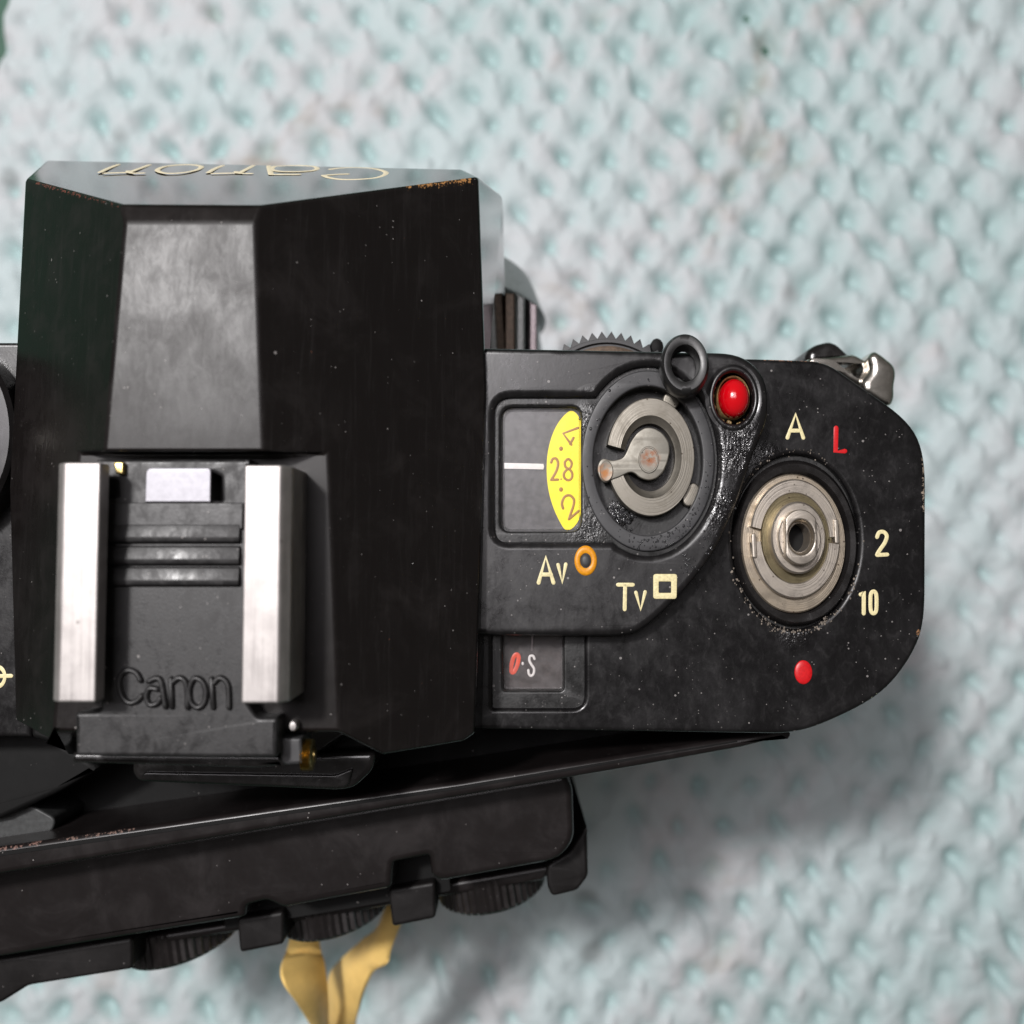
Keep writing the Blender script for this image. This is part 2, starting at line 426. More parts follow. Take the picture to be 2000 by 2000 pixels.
M['rubber'] = plain('ochre_rubber', rgb(244, 206, 124), .5, grain=.15, var=.06, scale=.25)

# ------------------------------------------------------------------ setting: table and mat
ZT = -81.0; ZM = -78.0
t = NT('green_table_top')
t.set(col=t.mix(t.ramp(t.noise(.05, 5), .35, .65), rgb(36, 74, 60), rgb(52, 92, 74)), rough=.5)
bm = bmesh.new(); bmesh.ops.create_grid(bm, x_segments=4, y_segments=4, size=900)
bmesh.ops.translate(bm, verts=bm.verts, vec=(0, 0, ZT))
tb = obj('table', bm, t.m); tb['kind'] = 'structure'

t = NT('pale_aqua_foam_mat')
sep = t.n.new('ShaderNodeSeparateXYZ'); t.l.new(t.co, sep.inputs[0])
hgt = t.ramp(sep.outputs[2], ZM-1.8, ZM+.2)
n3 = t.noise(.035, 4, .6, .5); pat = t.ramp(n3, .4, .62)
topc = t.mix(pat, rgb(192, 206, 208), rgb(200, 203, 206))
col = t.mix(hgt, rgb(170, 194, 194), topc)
stain = t.math('MULTIPLY', t.ramp(n3, .57, .74), .75)
col = t.mix(stain, col, rgb(158, 146, 134))
d, c = t.vor(.06)
spot = t.math('MULTIPLY', t.math('GREATER_THAN', t.sep(c)[0], .72), t.ramp(t.math('ADD', d, t.math('MULTIPLY', n3, .2)), .16, .24, 1, 0))
col = t.mix(t.math('MULTIPLY', spot, .5), col, rgb(120, 124, 124))
t.set(col=col, rough=.62)
t.bump(t.noise(1.8, 3, .7), .45, .25)
M['mat'] = t.m

a = P(22, 0, ZM); b = P(0, 140, ZM)
def edge_x(y): return a.x+(b.x-a.x)*(y-a.y)/(b.y-a.y)
import numpy as np
PX, PY = 8.25, 6.0
rs = np.random.RandomState(11)
def vnoise(x, y, seed):                    # smooth value noise on arrays
    r = np.random.RandomState(seed).rand(256, 256)*2-1
    xi = np.floor(x).astype(int); yi = np.floor(y).astype(int); fx = x-xi; fy = y-yi
    fx = fx*fx*(3-2*fx); fy = fy*fy*(3-2*fy)
    g = lambda a_, b_: r[a_ % 256, b_ % 256]
    return (g(xi, yi)*(1-fx)+g(xi+1, yi)*fx)*(1-fy)+(g(xi, yi+1)*(1-fx)+g(xi+1, yi+1)*fx)*fy
def mat_h(x, y):
    wx = 1.6*vnoise(x*.05, y*.05, 1)+.9*vnoise(x*.13, y*.13, 2); wy = 1.6*vnoise(x*.05, y*.05, 3)+.9*vnoise(x*.13, y*.13, 4)
    xx = x+wx+.06*y; yy = y+wy
    h = np.zeros_like(x)
    big = .9*vnoise(x*.022, y*.022, 5)
    # nearest pits of the staggered lattice, each with its own depth and size
    j0 = np.floor(yy/PY)
    for dj in (-1, 0, 1, 2):
        j = j0+dj; off = (j % 2)*.5*PX
        i0 = np.floor((xx-off)/PX)
        for di in (0, 1):
            i = i0+di
            hsh = np.sin(i*127.1+j*311.7)*43758.5453; r1 = hsh-np.floor(hsh)
            hsh = np.sin(i*269.5+j*183.3)*28001.837; r2 = hsh-np.floor(hsh)
            hsh = np.sin(i*71.7+j*97.3)*15731.743; r3 = hsh-np.floor(hsh)
            dx_ = xx-(off+i*PX+(r1-.5)*1.5); dy_ = yy-(j*PY+(r2-.5)*1.3)
            sk = (r3-.5)*.7
            h -= (.8+1.2*r3)*np.exp(-((dx_+sk*dy_)**2/(1.15+.5*r1)**2+dy_**2/(1.5+.9*r2)**2))     # pit
            e_ = dy_+3.0+.5*r1
            h += (.25+.75*r2)*np.exp(-((dx_-.2+sk*e_)**2/.62**2+e_**2/(1.2+.9*r3)**2))               # raised welt below it
            h -= .35*r1*np.exp(-((dx_+1.5)**2/.5**2+e_**2/1.6**2))                                   # crease at its side
    c = np.cos(2*np.pi*xx/PX)*np.cos(np.pi*yy/PY)
    h += -.45*c
    h += .30*vnoise(x*.35, y*.35, 6)+.16*vnoise(x*.9, y*.9, 7)+.07*vnoise(x*2.1, y*2.1, 8)
    return .92*(h-.12)+big
N = 520
x1, y0, y1 = 118, -118, 112
ya_ = np.linspace(y0, y1, N); tt_ = np.linspace(0, 1, N)
xs_ = np.array([edge_x(y) for y in ya_])
XX = xs_[:, None]+(x1-xs_[:, None])*tt_[None, :]; YY = np.repeat(ya_[:, None], N, 1)
ZZ = ZM+mat_h(XX, YY)
# the mat lies pressed flat where the camera stands on it
verts = [tuple(v) for v in np.stack([XX, YY, ZZ], -1).reshape(-1, 3)*S]
faces = []
for j in range(N-1):
    for i in range(N-1):
        k = j*N+i; faces.append((k, k+1, k+N+1, k+N))
k0 = len(verts)                                   # skirt down the cut edge
for j in range(N):
    v = verts[j*N]; verts.append((v[0]-.0006, v[1], ZT*S+.00002))
for j in range(N-1): faces.append((j*N, (j+1)*N, k0+j+1, k0+j))
me = bpy.data.meshes.new('foam_mat'); me.from_pydata(verts, [], faces)
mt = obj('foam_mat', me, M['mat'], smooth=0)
me.polygons.foreach_set('use_smooth', [True]*len(me.polygons))
mt['label'] = 'pale aqua foam mat with rows of raised bumps under the camera'; mt['category'] = 'mat'

# ------------------------------------------------------------------ the film camera
K = thing('film_camera', 'worn black film camera with red button and bare metal winding shaft, seen from above', 'camera', (-20, -2, ZM))

# body below the top plates
tp = [(900, 700), (1600, 710), (1640, 725), (1775, 828), (1800, 880), (1800, 1215), (1780, 1275), (1735, 1338), (1665, 1380), (1560, 1424), (-420, 1424), (-420, 700)]
body = plate('body', rnd(tp, 20), -77.3, -6.02, M['leather'], K, .8)

# right top plate -----------------------------------------------------
Zp = 0.0
plate_out = rnd([(900, 694), (1474, 700), (1612, 704), (1780, 822), (1810, 890), (1809, 1215), (1786, 1278), (1736, 1346), (1667, 1390), (1560, 1434), (900, 1424)],
                [0, 0, 34, 60, 60, 60, 40, 60, 60, 50, 0])
shaft_hole = ell(1555, 1058, 124, 171, 72)
cnt_hole = rnd([(962, 1205), (1142, 1205), (1142, 1384), (962, 1384)], [4, 4, 26, 4])
top = plate('top_plate', [plate_out, shaft_hole, cnt_hole], -6, 0, M['plate'], K, .42, 4)
plate('recess_floor', ell(1555, 1058, 130, 178, 72), -1.6, -.75, M['recess'], top)
# black collar round the winding shaft
c0 = P(1553, 1060, -.2)
kk = 80/F
obj('shaft_collar', lathe([(98*kk*1.33, -.9), (100*kk*1.33, -.35), (106*kk*1.33, .12), (116*kk*1.33, .16), (122*kk*1.33, -.2), (122.5*kk*1.33, -.9)], c0.x, c0.y, n=72), M['gloss'], top, smooth=50)
letter('letter', [[(1538, 855), (1554, 809), (1569, 855)], [(1543, 841), (1564, 841)]], 0, M['gold'], top, 3.6, sm=1, label='cream engraved letter A')
letter('letter', [[(1633, 836), (1632, 882), (1650, 881)]], 0, M['redpaint'], top, 4.4, sm=1, label='red engraved letter L')
letter('digit', [[(1713, 1049), (1717, 1040), (1726, 1039), (1732, 1047), (1728, 1060), (1719, 1073), (1713, 1083)], [(1713, 1084), (1733, 1083)]], 0, M['gold'], top, 3.6, label='cream engraved digit 2')
letter('digit', [[(1681, 1161), (1687, 1155), (1687, 1198)]], 0, M['gold'], top, 3.8, sm=1, label='cream engraved digit 1')
letter('digit', [[(1706, 1155), (1711, 1160), (1712, 1176), (1711, 1193), (1706, 1198), (1701, 1193), (1700, 1176), (1701, 1160), (1706, 1155)]], 0, M['gold'], top, 3.6, label='cream engraved digit 0')
d0 = P(1569, 1313, 0)
obj('indicator_dot', lathe([(1.02, -.1), (1.0, .03), (.92, .09), (.5, .12), (0, .125)], d0.x, d0.y, n=36), M['redpaint'], top, smooth=60, label='round red indicator lamp')

# frame counter -------------------------------------------------------
fc = part_empty('frame_counter', K, P(1040, 1300, -1))
win = rnd([(980, 1200), (1101, 1200), (1101, 1350), (982, 1350)], [2, 2, 9, 9])
plate('counter_frame', [rnd([(955, 1195), (1148, 1195), (1148, 1390), (955, 1390)], 20), win], -2.6, -.55, M['recess'], fc, .2)
plate('counter_disc', rnd([(970, 1190), (1112, 1190), (1112, 1362), (970, 1362)], 5), -3.2, -2.3, M['counterface'], fc)
letter('counter_digit', [[(1009, 1278), (1013, 1284), (1010, 1300), (1004, 1312), (999, 1312), (999, 1300), (1003, 1284), (1009, 1278)]], -2.3, M['orangered'], fc, 4.2, .03, label='red slanted digit 0')
letter('counter_letter', [[(1044, 1287), (1041, 1281), (1035, 1282), (1034, 1290), (1038, 1298), (1043, 1306), (1042, 1316), (1037, 1320), (1033, 1316), (1032, 1309)]], -2.3, M['white'], fc, 2.5, .05, label='white letter S')
letter('counter_dot', [[(1021, 1295), (1021, 1297)]], -2.3, M['white'], fc, 2.4, .05, sm=1)
letter('counter_index', [[(1040, 1235), (1039, 1270)]], -2.3, M['pinkgrey'], fc, 2.2, .05, sm=1)
plate('counter_glass', rnd([(983, 1200), (1099, 1200), (1099, 1347), (984, 1347)], 7), -1.35, -1.0, M['counterglass'], fc, .12)

# raised mode housing --------------------------------------------------
Zh = 2.5
hs = rnd([(900, 677), (1450, 688), (1500, 735), (1503, 815), (1484, 862), (1469, 896), (1440, 985), (1396, 1080), (1338, 1155), (1262, 1228), (1220, 1243), (900, 1241)],
         [0, 46, 46, 34, 30, 30, 30, 40, 50, 50, 30, 0])
rec = rnd([(1165, 775), (966, 775), (966, 1060), (1196, 1060)], [0, 34, 30, 0])
# walk the dial arc from the lower joint round the right side to the upper joint
arc = [(1266+137*math.cos(math.radians(q)), 900+186*math.sin(math.radians(q))) for q in range(117, -137, -5)]
rec = rec+arc
btn_hole = ell(1433, 777, 41, 53, 48)
hous = plate('mode_housing', [hs, rec, btn_hole], -.2, Zh, M['housing'], K, .62, 6)
letter('letter', [[(1052, 1138), (1066, 1088), (1081, 1138)], [(1057, 1122), (1076, 1122)]], Zh, M['gold'], hous, 3.8, sm=1, label='cream engraved letter A')
letter('letter', [[(1090, 1103), (1098, 1138), (1105, 1102)]], Zh, M['gold'], hous, 3.4, sm=1, label='cream engraved letter v')
letter('letter', [[(1207, 1142), (1236, 1142)], [(1221, 1142), (1220, 1190)]], Zh, M['gold'], hous, 3.6, sm=1, label='cream engraved letter T')
letter('letter', [[(1242, 1157), (1251, 1191), (1260, 1156)]], Zh, M['gold'], hous, 3.3, sm=1, label='cream engraved letter v')
q = P(1298, 1145, Zh)
plate('square_mark', [rnd([(1276, 1121), (1323, 1121), (1322, 1170), (1276, 1170)], 6), rnd([(1287, 1136), (1311, 1136), (1311, 1158), (1287, 1158)], 2)], Zh-.05, Zh+.1, M['gold'], hous, .08, label='hollow cream square mark')
q = P(1144, 1095, Zh)
obj('ring_mark', lathe([(.62, Zh-.02), (.62, Zh+.06), (.75, Zh+.12), (1.05, Zh+.12), (1.22, Zh+.05), (1.24, Zh-.02)], q.x, q.y, n=40), M['orange'], hous, smooth=60, label='orange ring mark')
obj('ring_mark_core', lathe([(.56, Zh-.02), (.5, Zh+.10), (.25, Zh+.16), (0, Zh+.17)], q.x, q.y, n=28), M['ringgrey'], hous, smooth=60)

# floor of the housing recess with openings for window and dial
Zr = 1.75
wn_hole = rnd([(978, 794), (1135, 794), (1135, 1038), (978, 1038)], [26, 20, 22, 20])
dial_hole = ell(1267, 902, 108, 147, 64)
plate('recess_floor', [[(1200+(u-1200)*1.025, 915+(v-915)*1.025) for u, v in rec], wn_hole, dial_hole], .05, Zr, M['recess'], hous, .22)

# exposure window -------------------------------------------------------
ew = part_empty('exposure_window', K, P(1056, 915, 1))
plate('dial_face', rnd([(972, 788), (1142, 788), (1142, 1044), (972, 1044)], 10), .02, .95, M['dialface'], ew)
z2 = 1.02
Zx = lambda X, Y: (960+X/6.9, 780+Y/6.9)
ye = [Zx(*p) for p in [(1000, 190), (905, 300), (835, 430), (785, 580), (752, 740), (742, 900), (745, 1060), (765, 1220), (805, 1380), (860, 1530), (925, 1660), (985, 1760), (1060, 1765), (1150, 1680), (1200, 1570), (1207, 1100), (1207, 300), (1160, 200), (1080, 140)]]
yl = plate('yellow_scale', rnd(ye, 12, 3), .9, z2, M['yellow'], ew, label='yellow aperture scale segment')
letter('scale_digit', [[Zx(1165, 385), Zx(965, 460), Zx(1075, 610)], [Zx(1105, 520), Zx(1060, 600)]], z2, M['brown'], yl, 2.8, .02, sm=1, label='brown digit 4 turned sideways')
letter('scale_digit', [[Zx(805, 850), Zx(825, 805), Zx(870, 800), Zx(898, 860), Zx(880, 950), Zx(840, 1030), Zx(805, 1085)], [Zx(805, 1085), Zx(895, 1082)]], z2, M['brown'], yl, 2.8, .02, label='brown digit 2')
letter('scale_dot', [[Zx(938, 1074), Zx(938, 1078)]], z2, M['brown'], yl, 1.5, .03, sm=1)
letter('scale_digit', [[Zx(1035, 805), Zx(1078, 850), Zx(1070, 910), Zx(1035, 935), Zx(995, 905), Zx(990, 845), Zx(1035, 805)], [Zx(1035, 940), Zx(1085, 990), Zx(1080, 1060), Zx(1035, 1090), Zx(985, 1060), Zx(978, 995), Zx(1035, 940)]], z2, M['brown'], yl, 2.7, .02, label='brown digit 8')
letter('scale_digit', [[Zx(965, 1470), Zx(950, 1400), Zx(985, 1315), Zx(1055, 1295), Zx(1110, 1350), Zx(1105, 1430), Zx(1075, 1520), Zx(1045, 1615)], [Zx(1045, 1615), Zx(1175, 1505)]], z2, M['brown'], yl, 2.8, .02, label='brown digit 2 turned')
for y_ in (665, 1215):
    letter('scale_dot', [[Zx(937, y_-4), Zx(937, y_+4)]], z2, M['brown'], yl, 4.2, .03, sm=1)
plate('index_line', [Zx(165, 855), Zx(700, 868), Zx(710, 905), Zx(700, 945), Zx(165, 935)], .9, 1.06, M['white'], ew, .02)
plate('window_glass', rnd([(981, 797), (1132, 797), (1132, 1035), (981, 1035)], [24, 18, 20, 18]), 1.25, 1.55, M['glass'], ew, .12)

# mode dial under the missing cover -------------------------------------
md = part_empty('mode_dial', K, P(1267, 900, 0))
def ring_plate(name, cx, cy, r0, r1, z0, z1, mat, parent, bev=.12, n=80, label=None):
    return plate(name, [ell(cx, cy, r1[0], r1[1], n), ell(cx, cy, r0[0], r0[1], n)], z0, z1, mat, parent, bev, label=label)
ring_plate('dial_ring', 1266, 900, (107, 146), (130, 177), Zr-.3, Zr+.32, M['ringgrey'], md, .14)
plate('dial_floor', ell(1267, 902, 118, 158, 60), -.1, .06, M['recess'], md)
# open C-shaped retaining ring
ck = (CAM.z-1.5)/F
cc = P(1271, 892, 1.5)
R = 117*ck
prof = [(R*1.0, .1), (R*1.0, 1.38), (R*.985, 1.46), (R*.70, 1.5), (R*.67, 1.36), (R*.60, 1.12), (R*.575, 1.05), (R*.565, .1)]
obj('retaining_ring', lathe(prof, cc.x, cc.y, sx=.74, n=90, a0=-166, a1=168, closed=True), M['tin'], md, smooth=35, label='open weathered metal retaining ring')
plate('cup_floor', ell(1268, 891, 62, 84, 48), .02, .3, M['gloss'], md)
# lever with its arm through the gap
lev = []
for q_ in range(-128, 170, 8):
    lev.append((1268+42*math.cos(math.radians(q_)), 886+53*math.sin(math.radians(q_))))
Zd = lambda X, Y: (1120+X/5.367, 740+Y/5.367)
lev = [Zd(*p) for p in [(560, 760), (600, 660), (670, 560), (760, 505), (850, 515), (940, 570), (1000, 660), (1012, 760), (985, 880), (940, 980), (870, 1045), (790, 1065), (700, 1040), (640, 985), (590, 975), (480, 1030), (400, 1055), (350, 1095), (295, 1070), (258, 1000), (250, 920), (280, 850), (325, 828), (370, 850), (430, 855), (520, 830)]]
lv = plate('lever', rnd(lev, 7, 4), 1.15, 1.62, M['tin_rust'], md, .1, label='pale metal lever with a rusty tip')
q = P(1266.6, 898, 1.6)
obj('pivot', lathe([(27*ck, 1.6), (26.6*ck, 1.70), (25.5*ck, 1.73), (23.5*ck, 1.73), (22.5*ck, 1.69), (3*ck, 1.685), (2*ck, 1.72), (0, 1.725)], q.x, q.y, n=40), M['tin_rust'], lv, smooth=20)
q = P(1184, 920, 1.6)
obj('rivet', lathe([(21*ck, 1.6), (20.6*ck, 1.74), (19*ck, 1.78), (12*ck, 1.76), (0, 1.75)], q.x, q.y, sx=.62, n=32), M['tin_rust'], lv, smooth=20)
for (u, v, rx, ry, an) in ((1312, 781, 17, 20, 25), (1350, 966, 16, 24, 20)):
    q = P(u, v, .9)
    pts = [(rx*math.cos(a_)*math.cos(math.radians(an))-ry*math.sin(a_)*math.sin(math.radians(an)), rx*math.cos(a_)*math.sin(math.radians(an))+ry*math.sin(a_)*math.cos(math.radians(an))) for a_ in [2*math.pi*i/28 for i in range(28)]]
    plate('locating_tab', [(u+x, v+y) for x, y in pts], .06, .95, M['tin'], md, .15)

# glue / oil beads on the dial ring and floor
def beads(name, spots, mat, parent, sq=.75):
    bm = bmesh.new()
    for (p, r, h) in spots:
        base = len(bm.verts); rr = []
        for (kr, kz) in ((1, 0), (.86, .5), (.5, .86)):
            rr.append([bm.verts.new((p.x+sq*r*kr*math.cos(i*math.pi/4), p.y+r*kr*math.sin(i*math.pi/4), p.z-.02+h*kz)) for i in range(8)])
        c_ = bm.verts.new((p.x, p.y, p.z-.02+h))
        for A, B in zip(rr, rr[1:]):
            for i in range(8): bm.faces.new((A[i], A[(i+1) % 8], B[(i+1) % 8], B[i]))
        for i in range(8): bm.faces.new((rr[2][i], rr[2][(i+1) % 8], c_))
    return obj(name, bm, mat, parent, smooth=80, kind='stuff')
sp = []
for i in range(150):
    a_ = random.gauss(70, 26) if i < 110 else random.uniform(-90, 270)
    k_ = random.uniform(.86, 1.0)
    u, v = 1266+128*k_*math.cos(math.radians(a_)), 900+174*k_*math.sin(math.radians(a_))
    sp.append((P(u, v, Zr+.32), random.uniform(.03, .11)*(1 if random.random() < .88 else 1.7), random.uniform(.05, .10)))
for i in range(90):
    u, v = random.gauss(1212, 14), random.gauss(1008, 15)
    sp.append((P(u, v, .06), random.uniform(.08, .26), random.uniform(.08, .2)))
for i in range(120):
    u, v = random.choice([(1150, 1030, 9), (1150, 815, 12), (1385, 1060, 25), (1345, 1110, 25), (1420, 980, 18)])[:2]
    u += random.gauss(0, 10); v += random.gauss(0, 14)
    inside = ((u-1266)/137)**2+((v-900)/186)**2 < 1
    sp.append((P(u, v, Zr if inside or u < 1170 else Zh), random.uniform(.04, .13), random.uniform(.03, .09)))
beads('oil_residue', sp, M['wetblack'], md)
blob = [(1210+(24+7*noise.noise(Vector((math.cos(a_)*1.7, math.sin(a_)*1.7, 2)))+5*noise.noise(Vector((math.cos(a_)*5, math.sin(a_)*5, 4))))*math.cos(a_), 1006+(28+9*noise.noise(Vector((math.cos(a_)*1.7, math.sin(a_)*1.7, 2)))+7*noise.noise(Vector((math.cos(a_)*5, math.sin(a_)*5, 4))))*math.sin(a_)) for a_ in [2*math.pi*k_/60 for k_ in range(60)]]
plate('wet_patch', blob, .05, .13, M['oil'], md, .05)
beads('oil_beads', [(P(random.gauss(1210, 11), random.gauss(1006, 13), .13), random.uniform(.05, .15), random.uniform(.02, .06)) for i in range(70)], M['oil'], md)

# red button ---------------------------------------------------------------
rb = part_empty('release_button', K, P(1436, 777, 1))
q = P(1438, 775, 3.0); bk = (CAM.z-3)/F
br = 39*bk
obj('button_dome', lathe([(br*.97, .4), (br, 1.9), (br*.99, 2.3), (br*.93, 2.65), (br*.80, 2.95), (br*.6, 3.2), (br*.32, 3.36), (0, 3.41)], q.x, q.y, n=56), M['red'], rb, smooth=70, label='shiny red domed button')
q2 = P(1434, 776, 1.8)
obj('button_collar', lathe([(br*1.02, .2), (br*1.03, 1.75), (br*1.10, 1.85), (br*1.14, 1.7), (br*1.15, .2)], q2.x-.05, q2.y, n=40), M['amber'], rb, smooth=50)
plate('button_well', ell(1433, 777, 50, 62, 40), -.15, .12, M['deep'], rb)
q3 = P(1433, 777, Zh)
obj('button_rim', lathe([(52*bk, Zh-.5), (53*bk, Zh-.02), (56*bk, Zh+.12), (61*bk, Zh+.13), (66*bk, Zh-.02), (67*bk, Zh-.3)], q3.x, q3.y, n=56), M['housing'], rb, smooth=60)
sp = [(P(1433+46*math.cos(a_)*random.uniform(.85, 1.02), 777+58*math.sin(a_)*random.uniform(.85, 1.02), 1.6), random.uniform(.08, .25), random.uniform(.1, .3)) for a_ in [random.uniform(0, 6.28) for i in range(60)]]
beads('dried_glue', sp, M['amber'], rb)

# winding shaft ----------------------------------------------------------------
ws = part_empty('winding_shaft', K, P(1550, 1061, 0))
A0 = P(1550, 1061, .3); f0 = (CAM.z-.3)/F
def step(name, cu, cv, z, ro, ri, mat, z0, chamf=.10, a0=0, a1=360, n=72, label=None, parent=None, sx=.75):
    k_ = (CAM.z-z)/F; c_ = P(cu, cv, z)
    ro *= k_; ri *= k_
    pr = [(ro, z0), (ro, z-chamf), (ro-chamf, z), (ri+chamf*.6, z), (ri, z-chamf*.6), (ri, z0)]
    return obj(name, lathe(pr, c_.x, c_.y, n=n, sx=sx, a0=a0, a1=a1, closed=True), mat, parent or ws, smooth=35, label=label)
step('base_disc', 1550, 1061, .30, 136, 40, M['steel_dirty'], -1.2, .12, label='grimy round steel disc')
step('clip_ring', 1553, 1051, .95, 118, 88, M['steel'], .2, .14, a0=-176, a1=-6, label='upper half of the split clip ring')
step('clip_ring', 1553, 1052, .95, 117, 89, M['steel'], .2, .14, a0=2, a1=168, label='lower half of the split clip ring')
step('washer', 1556, 1050, .85, 92, 50, M['brass_dull'], .2, .06, label='dull olive washer')
step('bushing', 1560, 1050, 1.9, 71, 40, M['steel'], .2, .16)
step('shaft_step', 1562, 1050, 2.4, 55, 28, M['steel'], .2, .10)
for u, v, h_ in ((1473, 1066, 24), (1634, 1038, 24)):
    plate('clip_tab', rnd([(u-5, v-h_), (u+4, v-h_), (u+6, v+h_), (u-3, v+h_)], 4), .3, 1.15, M['steel'], ws, .1)
# threaded nut with two flats
nk = (CAM.z-3.2)/F; nc = P(1565, 1049, 3.2)
Rn = 54*nk; flat = 30*nk; hole = 35*nk
out_ = []
for i in range(72):
    a_ = 2*math.pi*i/72
    x_ = Rn*.75*math.cos(a_); out_.append((nc.x+max(-flat, min(flat, x_)), nc.y+Rn*math.sin(a_)))
inn = [(nc.x+hole*.75*math.cos(2*math.pi*i/48), nc.y+hole*math.sin(2*math.pi*i/48)) for i in range(48)]
nut = plate('threaded_nut', [out_, inn], 1.0, 3.2, M['steel'], ws, .12, 3, mm=True, label='steel nut with two flats and threaded bore')
# bore wall with thread turns
pr = []
z_ = 3.05
while z_ > -3.0:
    pr += [(hole*.99, z_), (hole*.90, z_-.18)]; z_ -= .36
pr += [(0, z_)]
obj('bore_shade', lathe([(hole*.97, .2), (hole*.97, .5), (0, .5)], nc.x, nc.y, n=32), M['deep'], nut)  # black disc added as painted shade, makes the bore read dark
obj('thread', lathe(pr, nc.x, nc.y, n=48), M['steel_dirty'], nut, smooth=20)

# grime round the collar
sp = []
for i in range(150):
    a_ = random.gauss(95, 45); k_ = random.gauss(1.02, .025)
    sp.append((P(1555+126*k_*math.cos(math.radians(a_)), 1058+174*k_*math.sin(math.radians(a_)), 0.0), random.uniform(.03, .13), random.uniform(.03, .1)))
for i in range(40):
    a_ = random.uniform(200, 300); k_ = random.gauss(1.02, .02)
    sp.append((P(1555+126*k_*math.cos(math.radians(a_)), 1058+174*k_*math.sin(math.radians(a_)), 0.0), random.uniform(.03, .10), random.uniform(.03, .1)))
beads('grime', sp, M['crumb'], top)

# serrated wheel at the front -------------------------------------------------
gk = (CAM.z+1.6)/F
gc = P(1187, 905, -1.6)
Ro = 264*gk; Ri = 250*gk; NT_ = 64
outl = []
for i in range(NT_):
    for fr_, r_ in ((0, Ri), (.42, Ri*1.004), (.5, Ro), (.58, Ri*1.004)):
        a_ = 2*math.pi*(i+fr_)/NT_
        outl.append((gc.x+.75*r_*math.cos(a_), gc.y+r_*math.sin(a_)))
outl = []
for i in range(NT_):
    for fr_, r_ in ((0, Ri), (.5, Ro)):
        a_ = 2*math.pi*(i+fr_)/NT_
        outl.append((gc.x+.75*r_*math.cos(a_), gc.y+r_*math.sin(a_)))
wheel = plate('serrated_wheel', outl, -3.6, -1.9, M['ringgrey'], K, .06, 1, mm=True, label='dark serrated control wheel edge')
obj('wheel_step', lathe([(Ri*.995, -1.95), (Ri*.985, -1.6), (Ri*.96, -1.6), (Ri*.95, -1.9)], gc.x, gc.y, n=128), M['ringgrey'], wheel, smooth=30)
obj('wheel_hub', lathe([(Ri*.93, -1.95), (Ri*.925, -1.35), (Ri*.90, -1.3), (0, -1.3)], gc.x, gc.y, n=128), M['brown_tab'], wheel, smooth=30)
q = P(1287, 672, -4)
obj('front_catch', lathe([(.8, -9), (.8, -5.2), (.7, -4.9), (.4, -4.8), (0, -4.75)], q.x, q.y, n=32), M['deep'], K, smooth=50)

# pentaprism housing --------------------------------------------------------------
FL2 = P(244, 434, 14); FR2 = P(498, 434, 14); BL = P(204, 882, 14); BR = P(514, 882, 14)
RF = P(934, 346, 3.0); LF = P(52, 350, 1.0)
RS = plane(FR2, BR, RF); LS = plane(FL2, LF, BL)
FL = PP(236, 400, LS); FR = PP(509, 402, RS)
NP = plane(FL, FR, P(500, 317, -8))
RF = PP(934, 346, RS); LF = PP(50, 350, LS)
MR = PP(949, 760, RS); RB = PP(927, 1432, RS); RB2 = PP(906, 1447, RS); RB3 = PP(748, 1473, RS)
ML = PP(18, 950, LS); LB = PP(30, 1408, LS); LB2 = PP(96, 1445, LS)
zf = 11.2
def on(pl, a_, b_):      # point on plane pl at height zf along v row
    lo, hi = a_, b_
    return lo
def slope_at(pl, v, z, ulo, uhi):
    for _ in range(60):
        um = (ulo+uhi)/2; p = PP(um, v, pl)
        # height falls away from the flat
        if (p.z > z): ulo = um
        else: uhi = um
    return PP((ulo+uhi)/2, v, pl)
SR = slope_at(RS, 884, zf, 514, 900); SL = slope_at(LS, 884, zf, 204, 30)
SRb = slope_at(RS, 1428, zf, 514, 900); SLb = slope_at(LS, 1428, zf, 204, 30)
# lower rims
N0 = PP(92, 313, NP); N1 = PP(903, 331, NP)
N0d = N0+Vector((0, -1.5, -14)); N1d = N1+Vector((0, -1.5, -14))
RFs = P(980, 383, -9.5); RFd = P(982, 402, -20); MRd = P(992, 800, -18)
RBd = P(962, 1420, -8); RB2d = P(930, 1428, -8); RB3d = P(748, 1440, -8)
LFs = P(62, 372, -11); LFd = LFs+Vector((.5, 0, -10)); MLd = ML+Vector((1.5, 0, -14)); LBd = LB+Vector((1.5, 1.5, -9)); LB2d = LB2+Vector((0, 2, -12))
SRb2 = P(604, 1477, 2.6); SLb2 = P(130, 1474, 2.6)
V = [FL2, FR2, FL, FR, BR, BL, RF, LF, MR, RB, RB2, RB3, ML, LB, LB2, SL, SR, SRb, SLb, N0, N1, N0d, N1d, RFs, RFd, MRd, RBd, RB2d, RB3d, LFs, LFd, MLd, LBd, LB2d, SRb2, SLb2]
nm = 'FL2 FR2 FL FR BR BL RF LF MR RB RB2 RB3 ML LB LB2 SL SR SRb SLb N0 N1 N0d N1d RFs RFd MRd RBd RB2d RB3d LFs LFd MLd LBd LB2d SRb2 SLb2'.split()
I = {n_: i for i, n_ in enumerate(nm)}
